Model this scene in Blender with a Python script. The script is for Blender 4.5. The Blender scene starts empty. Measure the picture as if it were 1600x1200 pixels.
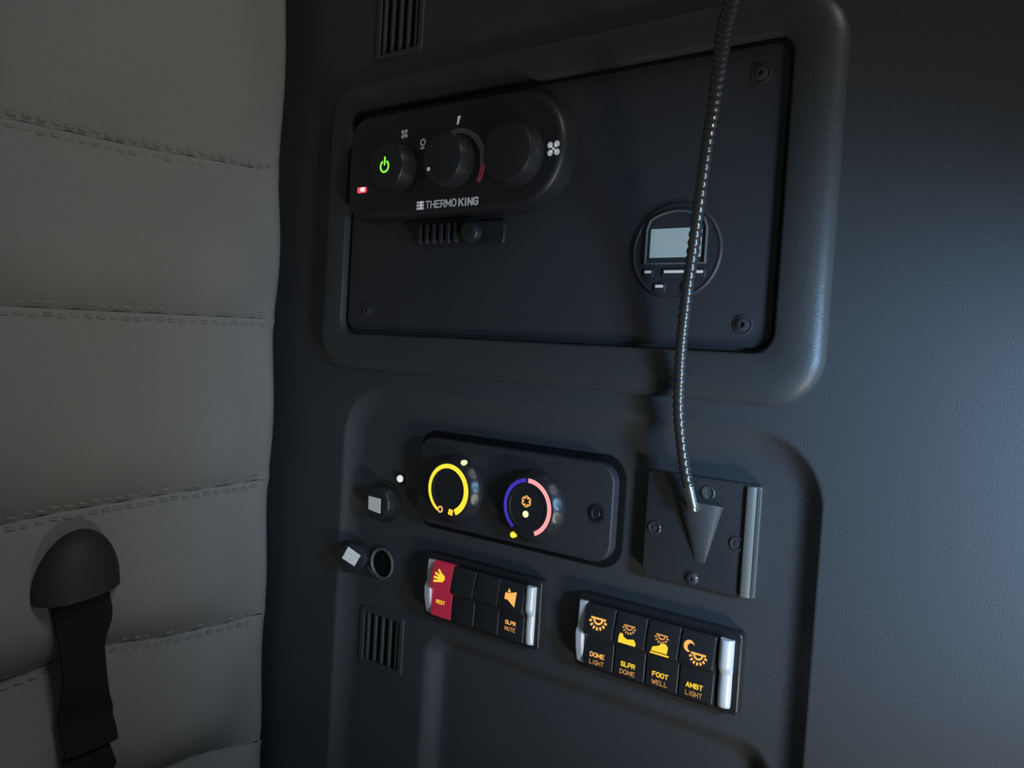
import bpy, bmesh, math, random
from mathutils import Vector, Matrix
random.seed(7)
scene = bpy.context.scene
COL = scene.collection
PI = math.pi

# ---------------------------------------------------------------- camera, world, lights, exposure
# World: X runs along the side wall (towards the cab front), Z up, the wall's face looks to -Y.
# Wall coordinates below are (u, v, w) in millimetres: along, up, out of the wall.
cam_d = bpy.data.cameras.new('camera')
cam = bpy.data.objects.new('camera', cam_d)
COL.objects.link(cam)
cam_d.sensor_width = 36.0
cam_d.lens = 36.0 * 1250.0 / 1600.0
cam_d.clip_start = 0.01
R = Matrix(((0.80193917, -0.07117803, 0.59315028), (0.59440043, -0.00439839, -0.80415719), (0.05984724, 0.99745393, 0.03878101)))
cam.matrix_world = Matrix.Translation((0.22811482, -0.47806656, -0.07083431)) @ R.to_4x4()
scene.camera = cam

scene.view_settings.view_transform = 'Standard'
scene.view_settings.look = 'None'
scene.view_settings.gamma = 1.0
scene.view_settings.use_curve_mapping = False
scene.view_settings.exposure = 0.0

wd = bpy.data.worlds.new('night_cab')
scene.world = wd
wd.use_nodes = True
wd.node_tree.nodes['Background'].inputs['Color'].default_value = (0.90, 0.98, 1.0, 1)
wd.node_tree.nodes['Background'].inputs['Strength'].default_value = 0.050


def area(name, loc, aim, sx, sy, power, color, spread=180):
    d = bpy.data.lights.new(name, 'AREA')
    d.shape = 'RECTANGLE'
    d.size, d.size_y = sx, sy
    d.energy = power
    d.color = color
    d.spread = math.radians(spread)
    o = bpy.data.objects.new(name, d)
    COL.objects.link(o)
    o.location = loc
    o.rotation_euler = (Vector(aim) - Vector(loc)).to_track_quat('-Z', 'Y').to_euler()
    return o


def spot(name, loc, aim, power, color, size, radius, blend=1.0):
    d = bpy.data.lights.new(name, 'SPOT')
    d.energy = power
    d.color = color
    d.spot_size = math.radians(size)
    d.spot_blend = blend
    d.shadow_soft_size = radius
    o = bpy.data.objects.new(name, d)
    COL.objects.link(o)
    o.location = loc
    o.rotation_euler = (Vector(aim) - Vector(loc)).to_track_quat('-Z', 'Y').to_euler()
    return o


# bluish lamp on the front side of the bunk, its cone falls on the near end of the side wall
spot('bluish_lamp', (0.40, -0.19, -0.105), (0.155, 0.0, -0.135), 8.6, (0.36, 0.64, 1.0), 75, 0.035)
# warmer fill light added low down at the right, its source unseen
spot('low_warm_fill', (0.52, -0.26, -0.50), (0.0, 0.0, -0.12), 7.2, (1.0, 0.96, 0.88), 68, 0.045)
# weak light from the front of the cab, falls on the padded back
area('cab_front_light', (1.15, -0.36, 1.35), (-0.37, -0.15, -0.1), 0.4, 0.4, 2.3, (0.94, 1.0, 0.99), 120)


# ---------------------------------------------------------------- materials
def mat(name, color, rough=0.5, metal=0.0, emit=None, estr=1.0, grain=0.0, scale=1400.0, mottle=0.0, spec=0.5, coat=0.0, trans=0.0):
    m = bpy.data.materials.new(name)
    m.use_nodes = True
    nt = m.node_tree
    b = nt.nodes['Principled BSDF']
    b.inputs['Base Color'].default_value = (*color, 1)
    b.inputs['Roughness'].default_value = rough
    b.inputs['Metallic'].default_value = metal
    b.inputs['Specular IOR Level'].default_value = spec
    b.inputs['Coat Weight'].default_value = coat
    if emit:
        b.inputs['Emission Color'].default_value = (*emit, 1)
        b.inputs['Emission Strength'].default_value = estr
    if grain or mottle:
        tc = nt.nodes.new('ShaderNodeTexCoord')
        nz = nt.nodes.new('ShaderNodeTexNoise')
        nz.inputs['Scale'].default_value = scale
        nz.inputs['Detail'].default_value = 3
        nt.links.new(tc.outputs['Object'], nz.inputs['Vector'])
        if grain:
            bp = nt.nodes.new('ShaderNodeBump')
            bp.inputs['Strength'].default_value = grain
            bp.inputs['Distance'].default_value = 0.0006
            nt.links.new(nz.outputs['Fac'], bp.inputs['Height'])
            nt.links.new(bp.outputs['Normal'], b.inputs['Normal'])
        if mottle:
            rp = nt.nodes.new('ShaderNodeMapRange')
            rp.inputs['To Min'].default_value = 1 - mottle
            rp.inputs['To Max'].default_value = 1 + mottle
            rp.inputs['From Min'].default_value = 0.3
            rp.inputs['From Max'].default_value = 0.7
            vm = nt.nodes.new('ShaderNodeVectorMath')
            vm.operation = 'SCALE'
            vm.inputs[0].default_value = color
            nt.links.new(nz.outputs['Fac'], rp.inputs['Value'])
            nt.links.new(rp.outputs['Result'], vm.inputs['Scale'])
            nt.links.new(vm.outputs['Vector'], b.inputs['Base Color'])
    return m


M = {}
M['wall'] = mat('grey_moulded_plastic', (0.070, 0.072, 0.076), 0.55, grain=0.35, scale=1100, mottle=0.18)
M['trim'] = mat('grey_trim_plastic', (0.063, 0.065, 0.066), 0.40, grain=0.3, scale=1100, mottle=0.15)
M['strip'] = mat('edge_highlight_plastic', (0.15, 0.15, 0.135), 0.4, grain=0.2, scale=1100)  # highlight of the bevelled edge put into a paler colour
M['screw'] = mat('black_screw', (0.06, 0.06, 0.062), 0.28)
M['letter'] = mat('grey_white_print', (0.62, 0.62, 0.63), 0.6, emit=(0.3, 0.3, 0.31), estr=0.4)  # print with a weak glow added to brighten it
M['plate'] = mat('black_plate', (0.046, 0.047, 0.052), 0.5, grain=0.25, scale=1500, mottle=0.15)
M['black'] = mat('black_plastic', (0.024, 0.024, 0.026), 0.42, grain=0.1, scale=1500)
M['knob'] = mat('black_knob_plastic', (0.03, 0.03, 0.032), 0.33)
M['dark'] = mat('dark_gap', (0.008, 0.008, 0.009), 0.7, spec=0.2)  # near-black: groove shade put into the colour; also inside the open socket
M['rubber'] = mat('black_rubber', (0.02, 0.02, 0.022), 0.55)
M['silver'] = mat('silver_paint', (0.86, 0.87, 0.88), 0.30, metal=0.15)
M['chrome'] = mat('chrome', (0.75, 0.75, 0.72), 0.22, metal=1.0)
M['stem'] = mat('black_metal_hose', (0.13, 0.13, 0.13), 0.27, metal=0.75)
M['cloth'] = mat('grey_beige_vinyl', (0.292, 0.285, 0.272), 0.75, grain=0.5, scale=1300, mottle=0.10, spec=0.25)
M['thread'] = mat('grey_thread', (0.31, 0.30, 0.285), 0.8, spec=0.2)
M['web'] = mat('black_webbing', (0.020, 0.020, 0.022), 0.8, grain=0.8, scale=700, spec=0.2)
M['cap'] = mat('black_cap_plastic', (0.034, 0.032, 0.033), 0.6, grain=0.2, scale=900)
M['red'] = mat('red_switch', (0.50, 0.022, 0.05), 0.45, emit=(0.22, 0.012, 0.032), estr=0.75)
M['white'] = mat('white_print', (0.80, 0.80, 0.82), 0.6, emit=(0.30, 0.30, 0.31), estr=0.55)  # glow added so the white print stands out
M['whited'] = mat('dim_white_print', (0.70, 0.70, 0.70), 0.6, emit=(0.3, 0.3, 0.3), estr=0.2)  # same print with less added glow
M['sticker'] = mat('white_sticker', (0.75, 0.78, 0.76), 0.6, emit=(0.2, 0.22, 0.21), estr=0.55, scale=420, mottle=0.22)  # some glow added to the white of the sticker
M['screen'] = mat('grey_lcd', (0.35, 0.40, 0.42), 0.35, emit=(0.105, 0.150, 0.165), estr=1.0)
M['glassrim'] = mat('clear_rim', (0.16, 0.16, 0.165), 0.25)
M['ringy'] = mat('yellow_backlight', (0.1, 0.08, 0.0), 0.5, emit=(1.0, 0.80, 0.045), estr=1.05)
M['yellow'] = mat('yellow_glow', (0.1, 0.08, 0.0), 0.5, emit=(1.0, 0.66, 0.04), estr=1.0)
M['amber'] = mat('amber_glow', (0.1, 0.06, 0.0), 0.5, emit=(1.0, 0.50, 0.13), estr=0.95)
M['amberd'] = mat('dim_amber_glow', (0.1, 0.06, 0.0), 0.5, emit=(0.58, 0.27, 0.085), estr=1.0)
M['cream'] = mat('pale_yellow_lamp', (0.1, 0.1, 0.05), 0.5, emit=(1.0, 0.90, 0.42), estr=1.3)
M['blue'] = mat('blue_backlight', (0.02, 0.02, 0.1), 0.5, emit=(0.045, 0.028, 0.42), estr=1.0)
M['pink'] = mat('red_backlight', (0.1, 0.02, 0.02), 0.5, emit=(1.0, 0.36, 0.38), estr=1.1)
M['green'] = mat('green_backlight', (0.02, 0.1, 0.0), 0.5, emit=(0.28, 0.95, 0.07), estr=1.0)
M['redled'] = mat('red_led', (0.2, 0.0, 0.0), 0.5, emit=(1.0, 0.07, 0.13), estr=1.1)
M['redledc'] = mat('red_led_core', (0.2, 0.1, 0.1), 0.5, emit=(1.0, 0.62, 0.55), estr=1.3)
M['arcw'] = mat('grey_print_arc', (0.24, 0.24, 0.25), 0.5)
M['arcr'] = mat('red_print_arc', (0.34, 0.06, 0.09), 0.5, emit=(0.06, 0.008, 0.014), estr=0.6)  # red print, lifted by a trace of added glow
M['glow_white'] = mat('white_glow', (0.5, 0.5, 0.5), 0.3, emit=(0.75, 0.75, 0.75), estr=0.9)  # plain white with emission of its own


# ---------------------------------------------------------------- helpers
def W(u, v, w):
    return Vector((u * 0.001, -w * 0.001, v * 0.001))


def root_loc(o):
    while o.parent:
        o = o.parent
    return o.location


def link(name, bm, m, parent=None, smooth=None, label=None):
    bmesh.ops.recalc_face_normals(bm, faces=bm.faces[:])
    if parent is not None:
        bmesh.ops.translate(bm, verts=bm.verts[:], vec=-root_loc(parent))
    me = bpy.data.meshes.new(name)
    bm.to_mesh(me)
    bm.free()
    me.materials.append(M[m] if isinstance(m, str) else m)
    if smooth is not None:
        me.polygons.foreach_set('use_smooth', [True] * len(me.polygons))
        try:
            me.set_sharp_from_angle(angle=math.radians(smooth))
        except Exception:
            pass
    o = bpy.data.objects.new(name, me)
    COL.objects.link(o)
    if parent is not None:
        o.parent = parent
    if label:
        o['label'] = label
    return o


def thing(name, label, cat, u, v, w, group=None):
    o = bpy.data.objects.new(name, None)
    COL.objects.link(o)
    o.location = W(u, v, w)
    o.empty_display_size = 0.02
    o['label'] = label
    o['category'] = cat
    if group:
        o['group'] = group
    return o


def struct(o):
    o['kind'] = 'structure'
    return o


def rrect(u0, v0, u1, v1, r, n=8):
    """rounded rectangle, counter-clockwise; r one radius or four (bl, br, tr, tl)"""
    rs = r if isinstance(r, (tuple, list)) else (r,) * 4
    out = []
    for (cx, cy, a0, q) in ((u0, v0, PI, rs[0]), (u1, v0, 1.5 * PI, rs[1]), (u1, v1, 0, rs[2]), (u0, v1, 0.5 * PI, rs[3])):
        sx = 1 if cx == u0 else -1
        sy = 1 if cy == v0 else -1
        for i in range(n + 1):
            a = a0 + 0.5 * PI * i / n
            out.append((cx + sx * q + q * math.cos(a), cy + sy * q + q * math.sin(a)))
    return out


def circ(u, v, r, n=32, a0=0.0):
    return [(u + r * math.cos(a0 + 2 * PI * i / n), v + r * math.sin(a0 + 2 * PI * i / n)) for i in range(n)]


def loft(bm, rings, cap0=True, cap1=True, closed=True):
    """rings: lists of (u,v,w) of equal length"""
    vs = [[bm.verts.new(W(*p)) for p in r] for r in rings]
    n = len(vs[0])
    for a, b in zip(vs, vs[1:]):
        for i in range(n if closed else n - 1):
            j = (i + 1) % n
            try:
                bm.faces.new((a[i], a[j], b[j], b[i]))
            except ValueError:
                pass
    if cap0:
        bm.faces.new(vs[0][::-1])
    if cap1:
        bm.faces.new(vs[-1])
    return vs


def inset(pts, d):
    n = len(pts)
    out = []
    for i in range(n):
        p, a, b = pts[i], pts[i - 1], pts[(i + 1) % n]
        k = 1
        while (abs(a[0] - p[0]) + abs(a[1] - p[1])) < 1e-6 and k < n:
            k += 1; a = pts[i - k]
        k = 1
        while (abs(b[0] - p[0]) + abs(b[1] - p[1])) < 1e-6 and k < n:
            k += 1; b = pts[(i + k) % n]
        e1 = Vector((p[0] - a[0], p[1] - a[1])).normalized()
        e2 = Vector((b[0] - p[0], b[1] - p[1])).normalized()
        n1 = Vector((-e1.y, e1.x)); n2 = Vector((-e2.y, e2.x))
        m = n1 + n2
        if m.length < 1e-6:
            m = n1
        m.normalize()
        s = d / max(0.35, m.dot(n1))
        out.append((p[0] + m.x * s, p[1] + m.y * s))
    return out


def slab(bm, pts, w0, w1, edge=0.0, steps=4, draft=0.0):
    """extruded outline with a rounded front edge"""
    rings = [[(u, v, w0) for u, v in pts]]
    if edge <= 0:
        q = inset(pts, draft) if draft else pts
        rings.append([(u, v, w1) for u, v in q])
    else:
        for i in range(steps + 1):
            a = 0.5 * PI * i / steps
            q = inset(pts, draft + edge * (1 - math.cos(a)))
            rings.append([(u, v, w1 - edge + edge * math.sin(a)) for u, v in q])
    loft(bm, rings)


def lathe(bm, u, v, prof, n=40, cap0=True, cap1=True):
    loft(bm, [[(u + r * math.cos(2 * PI * i / n), v + r * math.sin(2 * PI * i / n), w) for i in range(n)] for r, w in prof], cap0, cap1)


def flat(bm, pts, wf, th=0.25):
    """thin solid print: outline lying on the surface wf(v) (a number or a function)"""
    f = wf if callable(wf) else (lambda u, v: wf)
    loft(bm, [[(u, v, f(u, v) - 0.1) for u, v in pts], [(u, v, f(u, v) + th) for u, v in pts]])


def arc_pts(u, v, r0, r1, a0, a1, n=40, r0e=None, r1e=None):
    r0e = r0 if r0e is None else r0e
    r1e = r1 if r1e is None else r1e
    A = [a0 + (a1 - a0) * i / n for i in range(n + 1)]
    outer = [(u + (r1 + (r1e - r1) * i / n) * math.cos(a), v + (r1 + (r1e - r1) * i / n) * math.sin(a)) for i, a in enumerate(A)]
    inner = [(u + (r0 + (r0e - r0) * i / n) * math.cos(a), v + (r0 + (r0e - r0) * i / n) * math.sin(a)) for i, a in enumerate(A)]
    return outer, inner


def arc(bm, u, v, r0, r1, a0, a1, wf, th=0.25, n=40, r0e=None, r1e=None):
    f = wf if callable(wf) else (lambda x, y: wf)
    o, i = arc_pts(u, v, r0, r1, math.radians(a0), math.radians(a1), n, r0e, r1e)
    rings = []
    for (p, q) in zip(o, i):
        rings.append([(p[0], p[1], f(*p) - 0.1), (q[0], q[1], f(*q) - 0.1), (q[0], q[1], f(*q) + th), (p[0], p[1], f(*p) + th)])
    loft(bm, rings)


def tube(bm, pts, rad, n=14, cap=True):
    """pts (u,v,w); rad number or list"""
    P = [Vector(p) for p in pts]
    rings = []
    ref = Vector((1, 0, 0.3)).normalized()
    for i, p in enumerate(P):
        t = (P[min(i + 1, len(P) - 1)] - P[max(i - 1, 0)]).normalized()
        a = (ref - t * ref.dot(t)).normalized()
        b = t.cross(a)
        ref = a
        r = rad[i] if isinstance(rad, (list, tuple)) else rad
        rings.append([tuple(p + (a * math.cos(2 * PI * k / n) + b * math.sin(2 * PI * k / n)) * r) for k in range(n)])
    loft(bm, rings, cap, cap)


GLYPH = {  # strokes on a 4 x 6 grid
    'A': [[(0, 0), (2, 6), (4, 0)], [(0.8, 2), (3.2, 2)]],
    'B': [[(0, 0), (0, 6), (2.8, 6), (3.6, 5.2), (3.6, 3.9), (2.8, 3.2), (0, 3.2)], [(2.8, 3.2), (4, 2.4), (4, 0.9), (3, 0), (0, 0)]],
    'D': [[(0, 0), (0, 6), (2.4, 6), (4, 4.4), (4, 1.6), (2.4, 0), (0, 0)]],
    'E': [[(4, 6), (0, 6), (0, 0), (4, 0)], [(0, 3.1), (3.4, 3.1)]],
    'F': [[(4, 6), (0, 6), (0, 0)], [(0, 3.1), (3.4, 3.1)]],
    'G': [[(4, 5), (3, 6), (1.2, 6), (0, 4.6), (0, 1.4), (1.2, 0), (3, 0), (4, 0.9), (4, 2.8), (2.3, 2.8)]],
    'H': [[(0, 0), (0, 6)], [(4, 0), (4, 6)], [(0, 3), (4, 3)]],
    'I': [[(1, 0), (1, 6)]],
    'K': [[(0, 0), (0, 6)], [(4, 6), (0.4, 2.7)], [(1.6, 3.7), (4, 0)]],
    'L': [[(0, 6), (0, 0), (3.8, 0)]],
    'M': [[(0, 0), (0, 6), (2.4, 1.6), (4.8, 6), (4.8, 0)]],
    'N': [[(0, 0), (0, 6), (4, 0), (4, 6)]],
    'O': [[(1.2, 0), (0, 1.5), (0, 4.5), (1.2, 6), (3, 6), (4.2, 4.5), (4.2, 1.5), (3, 0), (1.2, 0)]],
    'P': [[(0, 0), (0, 6), (3, 6), (4, 5.2), (4, 3.5), (3, 2.7), (0, 2.7)]],
    'R': [[(0, 0), (0, 6), (3, 6), (4, 5.2), (4, 3.7), (3, 3), (0, 3)], [(2.2, 3), (4, 0)]],
    'S': [[(4, 5), (3, 6), (1, 6), (0, 5.2), (0, 4), (1, 3.2), (3, 2.8), (4, 2), (4, 0.8), (3, 0), (1, 0), (0, 1)]],
    'T': [[(0, 6), (4, 6)], [(2, 6), (2, 0)]],
    'U': [[(0, 6), (0, 1.2), (1.2, 0), (2.8, 0), (4, 1.2), (4, 6)]],
    'W': [[(0, 6), (1.2, 0), (2.6, 4.4), (4, 0), (5.2, 6)]],
}


def text_bm(body, u, v, height, wf, width, bold=0.9, th=0.2):
    """flat lettering centred on (u, v): every stroke a flat bar; height and width in mm"""
    f = wf if callable(wf) else (lambda a, b: wf)
    x, lay = 0.0, []
    for ch in body:
        g = GLYPH[ch]
        wd_ = max(p[0] for s_ in g for p in s_)
        if ch == 'I':
            wd_ = 2.0
        lay.append((x, g))
        x += wd_ + 1.7
    x -= 1.7
    h = bold / 2
    sx, sy = width / (x + 2 * h), height / (6.0 + 2 * h)
    bm = bmesh.new()
    for (x0, g) in lay:
        for s_ in g:
            for a, b in zip(s_, s_[1:]):
                a = Vector((a[0] + x0, a[1])); b = Vector((b[0] + x0, b[1]))
                d = (b - a).normalized(); n = Vector((-d.y, d.x)) * h; d = d * h * 0.9
                q = [a - d - n, b + d - n, b + d + n, a - d + n]
                bm.faces.new([bm.verts.new(W(u + (p.x - x / 2) * sx, v + (p.y - 3.0) * sy, f(u + (p.x - x / 2) * sx, v + (p.y - 3.0) * sy) + th + random.uniform(0, 0.02))) for p in q])
    return bm


def screw(parent, u, v, w, r=4.2, name='screw', m='screw'):
    bm = bmesh.new()
    lathe(bm, u, v, [(r * 1.5, w - 0.4), (r * 1.5, w + 0.5), (r * 1.3, w + 0.9), (r * 1.15, w + 0.5), (r * 1.0, w + 0.4), (r * 0.95, w + 1.7), (r * 0.6, w + 2.4), (r * 0.42, w + 2.4), (r * 0.38, w + 0.9)], 28)
    return link(name, bm, m, parent, 30)


# ---------------------------------------------------------------- the side wall (one moulded skin)
def sstep(x):
    x = min(1.0, max(0.0, x))
    return x * x * (3 - 2 * x)


def sd_rr(u, v, u0, v0, u1, v1, r):
    cx, cy = 0.5 * (u0 + u1), 0.5 * (v0 + v1)
    qx = abs(u - cx) - 0.5 * (u1 - u0) + r
    qy = abs(v - cy) - 0.5 * (v1 - v0) + r
    return math.hypot(max(qx, 0), max(qy, 0)) + min(max(qx, qy), 0) - r


def wall_h(u, v):
    h = 0.0
    d = sd_rr(u, v, -304, -760, 103 , -108.5, 44)          # lower recess
    if d < 0:
        t = -d / 20.0
        h -= 9.0 * (1 - (1 - min(1.0, t)) ** 2.2)
        d2 = sd_rr(u, v, -206, -740, 84, -300, 24)          # cubby below the switches
        if d2 < 0:
            h -= 11.0 * sstep(-d2 / 17.0)
    # slits behind the two vents
    if -286 < u < -238 and 173 < v < 262:
        h -= 6.0
    if -277 < u < -231 and -346 < v < -302:
        h -= 6.0
    return h


def ticks(segs):
    out = []
    for a, b, s in segs:
        n = max(1, int(round((b - a) / s)))
        out += [a + (b - a) * i / n for i in range(n)]
    return out + [segs[-1][1]]


us = ticks([(-440, -312, 6), (-312, -280, 1.5), (-280, -226, 1.5), (-226, -190, 1.5), (-190, 40, 5), (40, 112, 1.5), (112, 700, 24)])
vs_ = ticks([(-800, -480, 20), (-480, -352, 6), (-352, -286, 1.5), (-286, -160, 4), (-160, -100, 1.5), (-100, 168, 14), (168, 270, 1.5), (270, 560, 20)])
bm = bmesh.new()
grid = [[bm.verts.new(W(u, v, wall_h(u, v))) for u in us] for v in vs_]
for j in range(len(vs_) - 1):
    for i in range(len(us) - 1):
        bm.faces.new((grid[j][i], grid[j][i + 1], grid[j + 1][i + 1], grid[j + 1][i]))
wall = struct(link('wall_right', bm, 'wall', None, 50))

# back wall of the sleeper, behind the padding
bm = bmesh.new()
loft(bm, [[(-440, -800, -30), (-440, -800, 900), (-440, 560, 900), (-440, 560, -30)], [(-420, -800, -30), (-420, -800, 900), (-420, 560, 900), (-420, 560, -30)]])
struct(link('wall_back', bm, 'wall'))

# raised surround of the upper plate
bm = bmesh.new()
OUT = rrect(-338, -93.5, 99, 152, (30, 32, 34, 30), 12)
IN = rrect(-306, -62.5, 70.5, 125.5, 13, 12)
rings = [[(u, v, -0.5) for u, v in OUT]]
for i in range(9):
    a = 0.5 * PI * i / 8
    rings.append([(u, v, 0.8 + 9.2 * math.sin(a)) for u, v in inset(OUT, 15 * (1 - math.cos(a)))])
rings.append([(u, v, 10.0) for u, v in inset(IN, -2.0)])
rings.append([(u, v, 9.3) for u, v in inset(IN, -0.5)])
rings.append([(u, v, 8.4) for u, v in IN])
rings.append([(u, v, 1.0) for u, v in IN])
loft(bm, rings, False, True)
struct(link('trim_1', bm, 'trim', None, 40))


# ---------------------------------------------------------------- upper plate
t = thing('cover_plate', 'large black rounded rectangular plate set in the raised grey surround', 'panel', -118, 31, 1)
bm = bmesh.new()
slab(bm, rrect(-303, -59.5, 68, 122.5, 12, 10), 1, 4.5, 1.2)
link('plate', bm, 'plate', t, 40)
for u, v in ((50.5, 105), (50, -45.5), (-278, -42)):
    screw(t, u, v, 4.5)

# ---------------------------------------------------------------- air conditioner control unit
t = thing('air_conditioner_control', 'black rounded control unit with three dials, green power symbol and THERMO KING lettering', 'control panel', -184, 74, 4.5)
bm = bmesh.new()
HS = rrect(-296, 30.5, -77, 117.5, (20, 43, 43, 20), 14)
slab(bm, HS, 4.5, 20, 5.5, 6, draft=1.5)
link('housing', bm, 'black', t, 40)


def dial(u, v, r, w0, w1, name='dial', m='knob'):
    bm = bmesh.new()
    lathe(bm, u, v, [(r + 1.6, w0 - 0.5), (r + 1.6, w0 + 0.8), (r + 0.7, w0 + 1.3), (r + 0.2, w1 - 2.2), (r - 0.6, w1 - 0.7), (r - 2.2, w1)], 56)
    return link(name, bm, m, t, 35)


k1 = dial(-235, 69.5, 18, 20, 34)
k2 = dial(-177, 70, 19, 20, 34)
k3 = dial(-117, 69, 21, 20, 34)
bm = bmesh.new()
arc(bm, -236, 69, 3.6, 5.1, 118, 422, 34, n=30)
flat(bm, rrect(-236.75, 69.8, -235.25, 76.6, 0.3, 2), 34)
link('power_symbol', bm, 'green', k1, label='glowing green power symbol')
bm = bmesh.new()
flat(bm, circ(-189, 62.8, 1.5, 16), 34)
link('pointer_dot', bm, 'white', k2)


def fan_shape(bm, u, v, r, w):
    for k in range(4):
        a = k * PI / 2 + 0.35
        b = a + 0.5
        pts = [(u + 0.18 * r * math.cos(a), v + 0.18 * r * math.sin(a))]
        cx, cy = u + 0.62 * r * math.cos(b), v + 0.62 * r * math.sin(b)
        pts = [(cx + 0.36 * r * math.cos(q) , cy + 0.36 * r * math.sin(q)) for q in [2 * PI * i / 14 for i in range(14)]]
        flat(bm, pts, w)
        flat(bm, [(u - 0.1 * r, v - 0.05 * r), (u + 0.1 * r, v - 0.05 * r), (cx + 0.08 * r, cy), (cx - 0.08 * r, cy)], w)


bm = bmesh.new(); fan_shape(bm, -230, 97, 4.3, 20)
link('fan_symbol', bm, 'whited', t, label='small grey fan symbol above the power dial')
bm = bmesh.new(); fan_shape(bm, -86.5, 71, 6.2, 19.8)
link('fan_symbol', bm, 'white', t, label='large white fan symbol at the rounded end')
bm = bmesh.new()
flat(bm, [(-175.6, 97.8), (-174.2, 97.8), (-172.2, 104), (-175.0, 104)], 20)
link('scale_mark', bm, 'white', t)
bm = bmesh.new()
arc(bm, -209.5, 88.2, 1.7, 2.9, 0, 360, 20, n=24)
flat(bm, [(-211.7, 83.0), (-208.0, 83.0), (-208.0, 84.6), (-211.7, 84.6)], 20)
link('zero_mark', bm, 'whited', t)
bm = bmesh.new()
arc(bm, -174, 67, 24.2, 27.6, 106, -4, 20, n=40, r0e=23.4, r1e=28.4)
link('temperature_arc', bm, 'arcw', t, label='grey curved temperature band')
bm = bmesh.new()
arc(bm, -174, 67, 23.4, 28.4, -4, -32, 20, n=14, r0e=24.0, r1e=27.6)
link('temperature_arc', bm, 'arcr', t, label='red end of the curved temperature band')
link('lettering', text_bm('THERMO', -187.4, 39.5, 6.0, 20, 31.4, bold=1.15), 'letter', t)
link('lettering', text_bm('KING', -160.0, 39.4, 6.2, 20, 19.4, bold=1.5), 'letter', t)
bm = bmesh.new()
flat(bm, rrect(-212.4, 36.2, -205.0, 38.0, 0.3, 2), 20)
flat(bm, rrect(-212.4, 38.6, -205.0, 40.4, 0.3, 2), 20)
flat(bm, rrect(-212.4, 41.0, -205.0, 42.6, 0.3, 2), 20)
flat(bm, rrect(-208.2, 36.2, -207.2, 42.6, 0.2, 2), 20)
link('emblem', bm, 'white', t, label='small white square striped emblem')
bm = bmesh.new()
slab(bm, rrect(-280.5, 53.8, -270.5, 58.4, 0.8, 3), 19.5, 21.0, 0.5)
led = link('indicator_lamp', bm, 'redled', t, label='glowing red indicator lamp')
bm = bmesh.new()
flat(bm, rrect(-276.5, 54.6, -271.2, 58.0, 1.0, 3), 21.0)
link('lamp_core', bm, 'redledc', led)

# ribbed vent under the control unit
t = thing('ribbed_vent', 'small black ribbed vent block just below the dial unit lettering', 'vent', -178, 18, 4.5)
bm = bmesh.new()
slab(bm, rrect(-222, 8.5, -134, 27.5, 4, 5), 4.5, 8.5, 1.5)
link('base', bm, 'black', t, 40)
bm = bmesh.new()
lathe(bm, -163, 18.5, [(8.6, 8.0), (8.6, 13.5), (7.6, 15.2), (5.0, 16.2), (2, 16.6)], 32)
link('round_end', bm, 'knob', t, 40)
for i in range(6):
    bm = bmesh.new()
    slab(bm, rrect(-217 + i * 7.4, 10.5, -213.4 + i * 7.4, 26.5, 1.2, 3), 8.2, 13, 1.0, 3)
    link('rib', bm, 'knob', t, 40)

# ---------------------------------------------------------------- round display
t = thing('round_display', 'round black timer with small grey screen behind the gooseneck stem', 'display', 3, 0, 4.5)
bm = bmesh.new()
lathe(bm, 3, 0, [(31.0, 4.3), (31.0, 5.6), (30.2, 6.4), (29.2, 6.4), (28.8, 6.0)], 64)
link('body', bm, 'plate', t, 35)
DW = [(-18.2, -8.2), (24.2, -8.2), (24.2, 14.5)]
for i in range(1, 16):
    a = math.radians(52 + (128 - 52) * i / 16)
    DW.append((3.0 + 34.5 * math.cos(a), -8.3 + 34.5 * math.sin(a)))
DW.append((-18.2, 14.5))
bm = bmesh.new()
rings = [[(u, v, 5.8) for u, v in DW], [(u, v, 7.6) for u, v in DW], [(u, v, 7.9) for u, v in inset(DW, 0.4)], [(u, v, 7.9) for u, v in inset(DW, 0.9)], [(u, v, 6.6) for u, v in inset(DW, 1.3)]]
loft(bm, rings)
win = link('window', bm, 'glassrim', t, 30)
bm = bmesh.new()
flat(bm, inset(DW, 1.5), 6.65, 0.2)
link('window_mask', bm, 'plate', win)
bm = bmesh.new()
slab(bm, rrect(-14.6, -3.9, 20.6, 14.6, 0.6, 3), 6.6, 7.2)
link('screen', bm, 'screen', win, label='pale grey blank screen')
for (u, v, l) in ((-15.0, -13.0, 4.6), (3.2, -13.0, 13.5), (20.8, -13.2, 4.4), (-6.3, -22.3, 5.4), (13.0, -22.3, 5.4)):
    bm = bmesh.new()
    slab(bm, rrect(u - l / 2 - 1.4, v - 3.6, u + l / 2 + 1.4, v + 2.0, 1.2, 4), 5.9, 7.0, 0.5)
    b = link('button', bm, 'plate', t, 40)
    bm = bmesh.new()
    flat(bm, rrect(u - l / 2, v - 0.85, u + l / 2, v + 0.85, 0.4, 2), 7.0)
    link('button_mark', bm, 'white', b)

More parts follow.
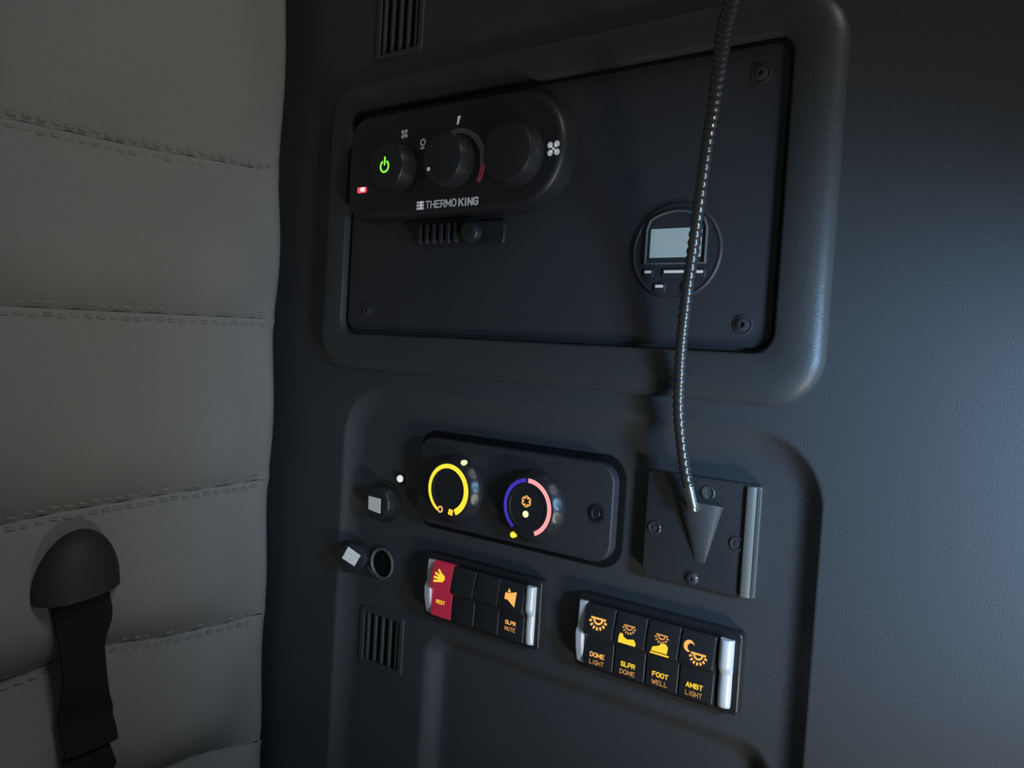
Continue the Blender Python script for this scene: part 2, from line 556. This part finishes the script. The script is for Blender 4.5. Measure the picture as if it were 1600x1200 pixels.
# ---------------------------------------------------------------- gooseneck lamp
t = thing('gooseneck_lamp', 'gooseneck reading lamp with black ribbed stem rising from a square wall mount', 'lamp', 28, -178, -9)
bm = bmesh.new()
LP = rrect(-9.5, -212.5, 65.5, -142.5, (5, 3, 3, 3), 5)
slab(bm, LP, -9.4, -1.5, 0.8, 3)
link('mounting_plate', bm, 'plate', t, 40)
bm = bmesh.new()
rings = []
for (uu, ww) in ((57.5, -1.6), (58.5, 0.4), (60.0, 0.8), (63.2, -0.6), (65.6, -3.6)):
    rings.append([(uu, -143.5, ww), (uu, -211.5, ww)])
rings.append([(65.6, -143.5, -6), (65.6, -211.5, -6)]); rings.append([(57.5, -143.5, -6), (57.5, -211.5, -6)])
loft(bm, [[(r[0][0], r[0][1], r[0][2]) for r in rings], [(r[1][0], r[1][1], r[1][2]) for r in rings]])
link('edge_highlight', bm, 'strip', t, 40, label='rounded right edge with its highlight painted in a paler colour')
# tapered socket: half cone growing towards the stem
bm = bmesh.new()
rings = []
for i in range(15):
    f = i / 14
    v = -196.5 + f * 37.5
    hw = 3.5 + 11.5 * f
    hh = 0.8 + 7.0 * f ** 0.9
    cu = 30.5 - 2.0 * f
    rings.append([(cu + hw * math.cos(a), v + (1.5 * f * math.sin(a)), -2 + hh * math.sin(a) ** 0.8) for a in [PI * k / 16 for k in range(17)]])
loft(bm, rings, True, True)
link('socket', bm, 'wall', t, 50, label='tapered wedge shaped socket that holds the stem')
for (u, v, kk) in ((53.7, -180, 1), (26.5, -207.5, 0), (-2.2, -180, 1), (33, -151.5, 1)):
    bm = bmesh.new()
    if kk:
        lathe(bm, u, v, [(4.6, -1.8), (4.6, -1.0), (4.2, -0.6), (3.6, -0.6), (3.2, -1.3), (1.6, -1.3), (1.4, -0.9)], 24)
    else:
        lathe(bm, u, v, [(4.2, -1.8), (4.0, -0.6), (3.0, 0.5), (1.4, 0.9), (1.2, 0.1)], 24)
    link('screw', bm, 'screw', t, 30)
SP = [(27.5, -163, 6), (24.3, -149.7, 8), (21.2, -135.8, 10), (18.7, -119.9, 12), (16.9, -99.9, 15), (17.3, -79.9, 18), (18.9, -60.2, 22), (21.4, -40.8, 26), (24.8, -22, 31), (29, -3.9, 37), (33.5, 13.4, 44), (38.9, 29.5, 53), (47.1, 50.1, 67), (56.2, 64.9, 83), (66.2, 76.4, 103), (76.8, 82.1, 125), (89.4, 86, 148), (103, 92, 172), (117, 103, 196)]


def spline(P, step):
    P = [Vector(p) for p in P]
    Q = []
    for i in range(len(P) - 1):
        p0, p1, p2, p3 = P[max(0, i - 1)], P[i], P[i + 1], P[min(len(P) - 1, i + 2)]
        n = max(2, int((p2 - p1).length / 0.25))
        for k in range(n):
            s = k / n
            Q.append(0.5 * ((2 * p1) + (p2 - p0) * s + (2 * p0 - 5 * p1 + 4 * p2 - p3) * s * s + (3 * p1 - p0 - 3 * p2 + p3) * s ** 3))
    Q.append(P[-1])
    out = [Q[0]]; acc = 0
    for a, b in zip(Q, Q[1:]):
        acc += (b - a).length
        if acc >= step:
            out.append(b); acc = 0
    return out


C = spline(SP, 0.9)
prof = [3.25, 3.75, 3.9, 3.75, 3.25]          # one ridge of the hose every 4.5 mm
i0 = 14
bm = bmesh.new()
tube(bm, [tuple(p) for p in C[i0:]], [prof[i % 5] for i in range(len(C) - i0)], 16)
link('flexible_stem', bm, 'stem', t, 60)
bm = bmesh.new()
tube(bm, [tuple(p) for p in C[:i0 + 3]], [3.2 if i < 2 else 3.55 for i in range(i0 + 3)], 18)
link('ferrule', bm, 'chrome', t, 50, label='bright metal sleeve at the foot of the stem')
e = C[-1]; d = (C[-1] - C[-6]).normalized()
bm = bmesh.new()
hp = [e - d * 2, e + d * 4, e + d * 10, e + d * 26, e + d * 34, e + d * 35]
tube(bm, [tuple(p) for p in hp], [4.5, 6.0, 10.5, 13.5, 14.0, 12.5], 24)
link('lamp_head', bm, 'black', t, 40)

# ---------------------------------------------------------------- climate panel
FL = -9.0
t = thing('climate_control', 'black climate control panel with glowing yellow ring dial and blue-red ring dial', 'control panel', -120, -177, FL)
bm = bmesh.new()
slab(bm, rrect(-219, -216.5, -28.5, -137.5, 17, 8), FL - 0.5, FL + 1.4, 0.4, 2)
link('groove_shade', bm, 'dark', t, 40)  # near-black slab painting the shade in the groove around the panel
bm = bmesh.new()
slab(bm, rrect(-214, -211.5, -33.5, -142.5, 14, 8), FL, 0.0, 1.6, 4)
link('face', bm, 'plate', t, 40)


def heat_dial(u, v):
    bm = bmesh.new()
    prof = [(26.6, -0.5), (26.6, 3.0), (25.8, 4.2), (23.4, 7.6), (22.4, 9.2), (21.4, 10.0), (15.6, 10.0), (15.2, 9.6)]
    n = 64
    loft(bm, [[(u + r * (1 + (0.025 if (k % 4 < 2 and 3 < w < 9) else 0)) * math.cos(2 * PI * k / n), v + r * (1 + (0.025 if (k % 4 < 2 and 3 < w < 9) else 0)) * math.sin(2 * PI * k / n), w) for k in range(n)] for r, w in prof])
    return link('dial', bm, 'knob', t, 40)


d1 = heat_dial(-172.4, -179.5)
d2 = heat_dial(-97.3, -180.7)
bm = bmesh.new()
arc(bm, -172.4, -179.5, 18.0, 20.1, 240, -63, 10.0, n=90, r0e=15.6, r1e=20.4)
link('scale_ring', bm, 'ringy', d1, label='glowing yellow ring that thickens clockwise')
bm = bmesh.new()
arc(bm, -179.2, -195.6, 1.5, 2.7, 0, 360, 10.0, n=24)
link('scale_mark', bm, 'amber', d1)
bm = bmesh.new()
for a in range(4):
    flat(bm, circ(-168.4 + 1.5 * math.cos(a * PI / 2 + 0.6), -196.2 + 1.5 * math.sin(a * PI / 2 + 0.6), 1.3, 10), 10.0)
link('scale_mark', bm, 'yellow', d1)
bm = bmesh.new()
lathe(bm, -161.6, -157.4, [(2.2, 4.0), (2.2, 6.9), (1.6, 7.6), (0.7, 7.9)], 18)
link('pointer_lamp', bm, 'cream', d1, 40)
bm = bmesh.new()
arc(bm, -97.3, -180.7, 18.2, 20.4, 234, 96, 10.0, n=50, r0e=18.0, r1e=20.8)
link('scale_ring', bm, 'blue', d2, label='dim blue left half ring')
bm = bmesh.new()
arc(bm, -97.3, -180.7, 17.8, 20.9, 90, -66, 10.0, n=50)
link('scale_ring', bm, 'pink', d2, label='glowing pink-red right half ring')
bm = bmesh.new()
for k in range(6):
    a = k * PI / 3 + PI / 2
    arc(bm, -98.3 + 2.3 * math.cos(a), -176.6 + 2.3 * math.sin(a), 1.15, 2.0, math.degrees(a) - 115, math.degrees(a) + 115, 9.6, n=10)
link('snowflake_symbol', bm, 'amber', d2)
bm = bmesh.new()
lathe(bm, -98.3, -185.8, [(2.4, 9.4), (2.4, 10.0), (1.8, 10.4)], 20)
link('indicator_lamp', bm, 'cream', d2)
bm = bmesh.new()
lathe(bm, -110.8, -203.6, [(2.2, 4.0), (2.2, 6.9), (1.6, 7.6), (0.7, 7.9)], 18)
link('pointer_lamp', bm, 'ringy', d2, 40)
bm = bmesh.new()
lathe(bm, -44.5, -177.8, [(6.6, -0.4), (6.6, 0.9), (5.9, 1.3), (4.2, 1.3), (3.8, 0.6), (2.0, 0.6), (1.6, 1.0)], 28)
link('button', bm, 'black', t, 30, label='round unlit button at the right end')

# ---------------------------------------------------------------- rocker switches in two rows of four
def rock_w(u, v):
    """front of a rocker (v from -238 to -284): upper half stands out, lower half drops back below the step"""
    t = (-239.5 - v) / 42.0                                  # 0 at the top, 1 at the bottom
    if t < 0.47:
        return 2.8 + 4.0 * (t / 0.47)
    if t < 0.55:
        return 6.8 - 4.4 * (t - 0.47) / 0.08
    return 2.4 + 1.2 * (t - 0.55) / 0.45


def strip(bm, u0, u1, fw, v0, v1, back, n=24, r=1.2, k=4):
    """long bar following the profile fw(v), its long edges rounded with radius r"""
    rings = []
    for i in range(n + 1):
        v = v0 + (v1 - v0) * i / n
        w = fw(0, v)
        w -= 0.0 if 0 < i < n else 0.9
        ring = [(u0, v, back)]
        for j in range(k + 1):
            a = 0.5 * PI * j / k
            ring.append((u0 + r * (1 - math.cos(a)), v, w - r + r * math.sin(a)))
        for j in range(k + 1):
            a = 0.5 * PI * j / k
            ring.append((u1 - r * (1 - math.sin(a)), v, w - r + r * math.cos(a)))
        ring.append((u1, v, back))
        rings.append(ring)
    loft(bm, rings)


def dome_icon(bm, u, v, s, fw):
    flat(bm, [(u - 6.0 * s, v), (u + 6.0 * s, v), (u + 6.0 * s, v + 1.35 * s), (u - 6.0 * s, v + 1.35 * s)], fw)
    arc(bm, u, v + 0.4 * s, 2.7 * s, 4.1 * s, 180, 360, fw, n=16)
    for k in range(7):
        a = math.radians(195 + 25 * k)
        c, q = math.cos(a), math.sin(a)
        p, x, h = 5.2 * s, 7.4 * s, 0.72 * s
        flat(bm, [(u + p * c - h * q, v + p * q + h * c), (u + x * c - h * q, v + x * q + h * c), (u + x * c + h * q, v + x * q - h * c), (u + p * c + h * q, v + p * q - h * c)][::-1], fw)


def bezel(u0, u1, label):
    t = thing('switch_bezel', label, 'bezel', 0.5 * (u0 + u1), -261, FL, 'silver ended switch bezels')
    O = rrect(u0 - 0.5, -286.0, u1 + 3, -234.6, 3, 4)
    I = rrect(u0 + 5.2, -283.0, u1 - 5.2, -239.0, 1, 4)
    bm = bmesh.new()
    loft(bm, [[(a, b, FL - 0.4) for a, b in O], [(a, b, -1.6) for a, b in O], [(a, b, -0.8) for a, b in inset(O, 0.8)], [(a, b, -0.8) for a, b in I], [(a, b, FL - 0.4) for a, b in I]], False, True)
    link('frame', bm, 'black', t, 40)
    return t


def end_cap(t, u0, u1, left):
    bm = bmesh.new()

    def f(u, v):
        q = (-239.5 - v) / 42.0
        if left:                       # upper half flat and low, lower half bulges out
            if q < 0.42:
                return 2.0 + 1.0 * q
            if q < 0.50:
                return 2.4 + 2.6 * (q - 0.42) / 0.08
            return 5.0 - 4.0 * ((q - 0.5) / 0.5) ** 2
        if q < 0.40:
            return 4.6 + 1.5 * q
        if q < 0.52:
            return 5.2 - 3.0 * (q - 0.40) / 0.12
        return 2.2 + 0.6 * math.sin((q - 0.52) / 0.48 * PI)
    strip(bm, u0, u1, f, -239.5, -282.5, -3, 40, 0.48 * (u1 - u0) if not left else 1.6, 7)
    return link('end_cap', bm, 'silver', t, 40, label='silver end cap')


def rocker(u, label, m='knob', fw=rock_w, group=None, hw=11.4):
    t = thing('rocker_switch', label, 'switch', u, -261, -3, group)
    bm = bmesh.new()
    strip(bm, u - hw, u + hw, fw, -239.5, -282.5, -3, 34, 0.9)
    return t, link('rocker', bm, m, t, 35)


# row under the climate panel: red switch, two dark ones, sleeper mute
zb = bezel(-199.5, -90.5, 'silver ended bezel around the red switch, below the yellow ring dial')
end_cap(zb, -196.6, -189.4, True)
end_cap(zb, -98.6, -91.6, False)
t, r = rocker(-178.6, 'red rocker switch with glowing hand symbol, left end of its row', 'red', rock_w, hw=10.5)
bm = bmesh.new()
cu, cv = -179.2, -250.6
flat(bm, [(cu - 1.5, cv - 3.4), (cu + 2.8, cv - 2.8), (cu + 4.6, cv - 0.4), (cu + 3.8, cv + 2.0), (cu + 0.6, cv + 3.6), (cu - 2.0, cv + 2.4), (cu - 2.6, cv - 1.4)], rock_w)
for (a, b, c, d) in ((-2.2, -2.9, -6.4, -3.4), (-2.4, -0.6, -6.6, -0.4), (-2.0, 1.6, -6.0, 2.8), (0.0, 3.0, -3.2, 5.8)):
    L = Vector((c - a, d - b)).normalized(); q = Vector((-L.y, L.x)) * 0.82
    flat(bm, [(cu + a - q.x, cv + b - q.y), (cu + a + q.x, cv + b + q.y), (cu + c + q.x, cv + d + q.y), (cu + c - q.x, cv + d - q.y)], rock_w)
link('hand_symbol', bm, 'yellow', r)
link('lettering', text_bm('REST', -179.4, -270.6, 2.9, rock_w, 9.4, bold=1.3), 'yellow', r)
rocker(-156.8, 'unlit black rocker switch directly right of the red switch')
rocker(-133.3, 'unlit black rocker switch directly left of the SLPR MUTE switch')
t, r = rocker(-110.2, 'black rocker switch with glowing speaker symbol and SLPR MUTE lettering')
cu, cv = -110.6, -250.2
bm = bmesh.new()
flat(bm, [(cu - 5.0, cv - 2.0), (cu - 2.2, cv - 2.0), (cu + 4.8, cv - 6.0), (cu + 4.8, cv + 4.6), (cu - 2.2, cv + 2.6), (cu - 5.0, cv + 2.6)], rock_w)
flat(bm, [(cu - 3.2, cv + 3.2), (cu - 0.4, cv + 3.6), (cu - 2.2, cv + 6.0)], rock_w)
link('speaker_symbol', bm, 'amber', r)
link('lettering', text_bm('SLPR', cu, -269.8, 3.0, rock_w, 9.6, bold=1.3), 'amber', r)
link('lettering', text_bm('MUTE', cu, -274.4, 3.0, rock_w, 9.6, bold=1.1), 'amberd', r)

# lower right row: four lamp switches
zb = bezel(-56.0, 58.5, 'silver ended bezel around the four lamp switches, below the gooseneck mount')
end_cap(zb, -54.2, -47.8, True)
end_cap(zb, 48.4, 57.2, False)
SW = [(-35.4, 'DOME', 'LIGHT', 'black rocker switch lettered DOME LIGHT with large lamp symbol'),
      (-11.8, 'SLPR', 'DOME', 'black rocker switch lettered SLPR DOME with lamp over bed symbol'),
      (11.8, 'FOOT', 'WELL', 'black rocker switch lettered FOOT WELL with lamp over boot symbol'),
      (35.4, 'AMBT', 'LIGHT', 'black rocker switch lettered AMBT LIGHT with moon and lamp symbol')]
for k, (u, a, b, lab) in enumerate(SW):
    t, r = rocker(u, lab)
    c = u - 0.8
    bm = bmesh.new()
    if k == 0:
        dome_icon(bm, c, -248.4, 0.95, rock_w)
    elif k in (1, 2):
        dome_icon(bm, c, -247.4 , 0.68, rock_w)
    else:
        dome_icon(bm, c + 2.2, -252.6, 0.82, rock_w)
        o, i = arc_pts(c - 4.6, -249.4, 1.0, 3.3, math.radians(40), math.radians(300), 20)
        # crescent: outer circle minus a shifted one
        pts = [(c - 4.6 + 3.6 * math.cos(q), -248.6 + 3.6 * math.sin(q)) for q in [math.radians(30 + 250 * n / 18) for n in range(19)]]
        pts += [(c - 3.1 + 2.5 * math.cos(q), -249.2 + 2.5 * math.sin(q)) for q in [math.radians(262 - 222 * n / 14) for n in range(15)]]
        flat(bm, pts, rock_w)
    link('lamp_symbol', bm, 'amber' if k in (0, 3) else 'amberd', r)
    if k == 1:
        bm = bmesh.new()
        flat(bm, [(c - 6.6, -258.6), (c + 6.0, -258.6), (c + 6.2, -256.6), (c + 4.2, -254.6), (c - 0.4, -255.6), (c - 3.0, -254.6), (c - 4.2, -252.6), (c - 6.0, -252.6), (c - 6.6, -254.6)], rock_w)
        link('bed_symbol', bm, 'yellow', r)
    if k == 2:
        bm = bmesh.new()
        flat(bm, [(c - 6.0, -257.6), (c + 5.0, -257.6), (c + 5.2, -253.4), (c + 3.4, -251.8), (c + 0.6, -252.0), (c - 1.4, -253.8), (c - 5.4, -255.2)], rock_w)
        flat(bm, [(c - 6.6, -259.3), (c + 6.4, -259.3), (c + 6.4, -258.3), (c - 6.6, -258.3)], rock_w)
        link('boot_symbol', bm, 'yellow', r)
    link('lettering', text_bm(a, c, -273.6, 3.3, rock_w, 11.4 if k != 1 else 10.6, bold=1.3), 'yellow' if k else 'amber', r)
    link('lettering', text_bm(b, c, -278.6, 3.1, rock_w, 11.2, bold=0.95), 'amberd', r)

# ---------------------------------------------------------------- power sockets at the left
t = thing('power_socket', 'closed black socket cap with square white sticker, upper of two', 'socket', -256, -204, FL, 'power sockets beside the climate panel')
bm = bmesh.new()
lathe(bm, -257, -204, [(17.5, FL - 0.5), (17.5, FL + 1.6), (16.2, FL + 2.6), (14.5, FL + 2.6)], 40)
link('collar', bm, 'black', t, 35)
bm = bmesh.new()
lathe(bm, -255.5, -204, [(14.0, FL + 2.2), (14.0, 2.0), (13.0, 3.8), (11.0, 4.8), (6.0, 5.0)], 40)
c_ = link('cap', bm, 'knob', t, 35)
bm = bmesh.new()
flat(bm, [(-263.6, -210.2), (-249.6, -211.6), (-249.6, -199.2), (-264.2, -198.8)], 5.0)
link('sticker', bm, 'sticker', c_, label='square white sticker')

t = thing('power_socket', 'open chrome rimmed socket with its stickered black cap hanging to the left', 'socket', -257, -258, FL, 'power sockets beside the climate panel')
bm = bmesh.new()
lathe(bm, -257, -257.5, [(12.0, FL - 0.5), (13.6, FL + 0.8), (13.6, FL + 2.2), (12.8, FL + 2.8), (11.8, FL + 2.4), (11.0, FL + 0.6)], 44, True, False)
link('rim', bm, 'glassrim', t, 40, label='shiny rim')
bm = bmesh.new()
lathe(bm, -257, -257.5, [(11.4, FL + 0.8), (11.2, FL + 0.4), (3, FL + 0.3)], 32)
link('barrel', bm, 'dark', t, 40)
bm = bmesh.new()
A = Vector((-281, -256.0, 5.0))
ax = Vector((0.55, -0.05, 1)).normalized()
tube(bm, [tuple(A - ax * 9), tuple(A - ax * 2), tuple(A), tuple(A + ax * 0.8)], [13.6, 13.6, 12.8, 11.0], 36)
c_ = link('cap', bm, 'knob', t, 35)
bm = bmesh.new()
e1 = Vector((1, 0.1, 0)); e1 = (e1 - ax * e1.dot(ax)).normalized(); e2 = ax.cross(e1)
B = A + ax * 0.8 + e1 * 0.0 + e2 * 2.0
ang = math.radians(-36)
d1_ = e1 * math.cos(ang) + e2 * math.sin(ang); d2_ = -e1 * math.sin(ang) + e2 * math.cos(ang)
q = [B - d1_ * 6.2 - d2_ * 5.6, B + d1_ * 6.6 - d2_ * 5.6, B + d1_ * 6.6 + d2_ * 5.6, B - d1_ * 6.6 + d2_ * 6.2]
loft(bm, [[tuple(p - ax * 0.1) for p in q], [tuple(p + ax * 0.25) for p in q]])
link('sticker', bm, 'sticker', c_, label='square white sticker, tilted')
bm = bmesh.new()
tube(bm, [(-270, -262, -3), (-266, -268, -5), (-262, -270, -7)], 1.6, 8)
link('tether', bm, 'rubber', t, 50)

t = thing('white_button', 'tiny bright white button left of the yellow ring dial', 'button', -240.7, -182, FL)
bm = bmesh.new()
lathe(bm, -241, -182, [(5.2, FL - 0.3), (5.2, FL + 0.8), (4.4, FL + 1.2)], 24)
link('collar', bm, 'black', t, 40)
bm = bmesh.new()
lathe(bm, -240.7, -182, [(3.0, FL + 0.8), (3.0, FL + 2.4), (2.3, FL + 3.4), (1.0, FL + 3.8)], 20)
link('lens', bm, 'glow_white', t, 60)  # small white cap, emissive


# ---------------------------------------------------------------- vents (slats one by one)
def vent(label, u0, v0, u1, v1, base):
    t = thing('slotted_vent', label, 'vent', 0.5 * (u0 + u1), 0.5 * (v0 + v1), base - 6)
    O = rrect(u0 - 4, v0 - 4, u1 + 4, v1 + 4, 4, 4)
    I = rrect(u0 + 1, v0 + 1, u1 - 1, v1 - 1, 2, 4)
    bm = bmesh.new()
    loft(bm, [[(a, b, base - 0.5) for a, b in O], [(a, b, base + 1.2) for a, b in inset(O, 0.6)], [(a, b, base + 1.2) for a, b in inset(I, -0.6)], [(a, b, base - 5.5) for a, b in I]], False, False)
    link('frame', bm, 'wall', t, 40)
    n = 5
    for i in range(n):
        c = u0 + (i + 0.5) * (u1 - u0) / n
        bm = bmesh.new()
        slab(bm, rrect(c - 1.6, v0 + 0.5, c + 1.6, v1 - 0.5, 0.8, 2), base - 5.5, base + 0.4, 0.8, 2)
        link('slat', bm, 'wall', t, 40)
    return t


vent('tall grey slotted vent in the wall above the dial unit', -285, 173.5, -239, 262, 0)
vent('short grey slotted vent below the open power socket', -276, -345.5, -232, -302.5, FL)

# ---------------------------------------------------------------- padded back, facing +X
U0 = -368.0
SEAMS = [  # seam heights v along w (w0 .. far), from the photo's four sewn seams
    lambda w: 330 + 0.02 * w,
    lambda w: 80.0 - 0.085 * w + 0.00012 * w * w,
    lambda w: -53.0 - 0.028 * w,
    lambda w: -198.5 - 0.042 * w - 4.0 * sstep((w - 190) / 70),
    lambda w: -324.0 + 9.0 * math.exp(-((w - 172) / 45.0) ** 2) - 0.006 * w,
    lambda w: -449.0 + 0.16 * min(w, 90),
    lambda w: -600.0,
    lambda w: -760.0]


def edge_w(v):
    return 20.0 + (v - 230.0) * 12.0 / 700.0


t = thing('padded_back', 'quilted grey vinyl padded back panel with stitched horizontal seams', 'cushion', -420, -200, 300)
ws = [0, 0.8, 2.2, 4.5, 8, 13, 20] + [20 + 9.5 * i for i in range(1, 30)] + [320 + 30 * i for i in range(0, 14)]
for k in range(len(SEAMS) - 1):
    hi, lo = SEAMS[k], SEAMS[k + 1]
    NS = 36
    bm = bmesh.new()
    rows = []
    for i in range(NS + 1):
        s = 0.5 - 0.5 * math.cos(PI * i / NS)          # denser towards the seams
        row = []
        for w in ws:
            wb = w + 12
            v = hi(wb) + (lo(wb) - hi(wb)) * s
            ww = edge_w(v) + w
            fade = 0.12 + 0.88 * sstep(w / 70.0)
            sa = s ** 1.6
            puff = fade * 18.0 * math.sin(PI * sa)
            # gathered puckers close to the seams
            near = math.exp(-((s * abs(hi(wb) - lo(wb))) / 7.0) ** 2) + math.exp(-(((1 - s) * abs(hi(wb) - lo(wb))) / 7.0) ** 2)
            pk = 1.6 * near * math.sin(ww * 2 * PI / 9.5 + k) + 0.7 * near * math.sin(ww * 0.21 + 2.0 * k)
            soft = 2.2 * math.sin(ww * 0.017 + 1.3 * k) * math.sin(PI * s) + 1.2 * math.sin(ww * 0.051 + v * 0.04)
            rnd = 16.0 * (1 - math.sqrt(max(0.0, 1 - (1 - min(1.0, w / 14.0)) ** 2)))
            x = U0 - 12.0 + puff + pk + soft - rnd
            row.append(bm.verts.new(W(x, v, ww)))
        rows.append(row)
    for i in range(NS):
        for j in range(len(ws) - 1):
            bm.faces.new((rows[i][j], rows[i][j + 1], rows[i + 1][j + 1], rows[i + 1][j]))
    # folded edge and back
    back = [bm.verts.new(Vector((-0.4215, r[0].co.y, r[0].co.z))) for r in rows]
    far = [bm.verts.new(Vector((-0.4215, r[-1].co.y, r[-1].co.z))) for r in rows]
    for i in range(NS):
        bm.faces.new((rows[i][0], rows[i + 1][0], back[i + 1], back[i]))
        bm.faces.new((rows[i][-1], far[i], far[i + 1], rows[i + 1][-1]))
        bm.faces.new((back[i], back[i + 1], far[i + 1], far[i]))
    link('padded_channel', bm, 'cloth', t, 60)

# stitches: two rows along each seam, each stitch a part, one shared mesh
sbm = bmesh.new()
tube(sbm, [(0, 0, -3.2), (0, 0, -2.6), (0, 0, 0), (0, 0, 2.6), (0, 0, 3.2)], [0.3, 0.8, 1.0, 0.8, 0.3], 6)
proto = link('stitch', sbm, 'thread', t)
proto.location = (0, 0, 0)
first = True
base = t.location.copy()
for k in (1, 2, 3, 4):
    f = SEAMS[k]
    for side in (1, -1):
        w = 36.0
        while w < 262:
            v = f(w) + side * 4.6 + random.uniform(-0.7, 0.7)
            x = U0 - 12.0 + (1.3 if side > 0 else 0.2) + 1.2 * math.sin(w * 0.051 + v * 0.04) + 0.5
            o = proto if first else proto.copy()
            if not first:
                COL.objects.link(o)
                o.parent = t
            first = False
            sl = (f(w + 2) - f(w - 2)) / 4.0
            o.location = W(x, v, w) - base
            o.rotation_euler = (math.atan(sl) + random.uniform(-0.08, 0.08), 0, 0)
            w += 9.5
# the proto's mesh was shifted by its parent's location when linked; undo that shift
proto.data.transform(Matrix.Translation(base))

# ---------------------------------------------------------------- strap with domed anchor cover
t = thing('restraint_strap', 'black webbing strap hanging from a domed black anchor cover', 'strap', -362, -262, 198)
bm = bmesh.new()
n, mr = 28, 9
cv, cw = -263.0, 198.0
rings = []
tilt = 0.135
for i in range(mr + 1):
    ph = 0.5 * PI * i / mr
    ring = []
    for j in range(n + 1):
        a = PI * j / n
        rr = math.cos(ph) ** 0.75
        dw = 30.5 * math.cos(a) * rr
        dv = 45.0 * math.sin(a) ** 0.9 * rr if math.sin(a) > 0 else 0
        ring.append((U0 + 5 + 24.0 * math.sin(ph) * (0.55 + 0.45 * (1 - dv / 90)), cv + dv - tilt * dw, cw + dw))
    rings.append(ring)
vsr = [[bm.verts.new(W(*p)) for p in r] for r in rings]
for a, b in zip(vsr, vsr[1:]):
    for j in range(n):
        bm.faces.new((a[j], a[j + 1], b[j + 1], b[j]))
    bm.faces.new((a[n], a[0], b[0], b[n]))
bmesh.ops.remove_doubles(bm, verts=bm.verts[:], dist=1e-6)
link('anchor_cover', bm, 'cap', t, 50)
bm = bmesh.new()
PT = [(-258, 179, 218), (-268, 179, 217), (-276, 177, 216.5), (-287, 175.5, 214), (-297, 177, 211.5), (-306, 178.5, 210.5), (-318, 178.5, 210), (-330, 178, 209.5), (-343, 175.5, 209.5), (-352, 172, 209.5), (-360, 171, 209), (-370, 170.5, 209), (-377, 170, 208.5), (-381, 173.5, 208.5), (-386, 173, 208), (-396, 169.5, 206.5), (-406, 172, 206), (-430, 174, 207), (-470, 172, 207), (-520, 174, 209), (-600, 174, 210), (-700, 174, 210)]
rings = []
for i, (v, wa, wb) in enumerate(PT):
    x = U0 + 15.5 + 2.2 * math.sin(i * 1.15) + (5 if i in (11, 12, 14, 15) else 0)
    b = 1.6 * math.sin(i * 0.9)
    m_ = 0.5 * (wa + wb)
    rings.append([(x - 1.5 + b, v, wa), (x - 1.5, v, m_), (x - 1.5 - b, v, wb), (x + 1.2 - b, v, wb), (x + 2.2, v, m_), (x + 1.2 + b, v, wa)])
loft(bm, rings)
link('webbing', bm, 'web', t, 45)
bm = bmesh.new()
loft(bm, [[(U0 + 13, -258, 181), (U0 + 13, -258, 217), (U0 + 21, -258, 214), (U0 + 21, -258, 183)], [(U0 + 13, -274, 177), (U0 + 13, -276, 217), (U0 + 20, -275, 214), (U0 + 20, -273, 180)]])
link('strap_loop', bm, 'web', t)
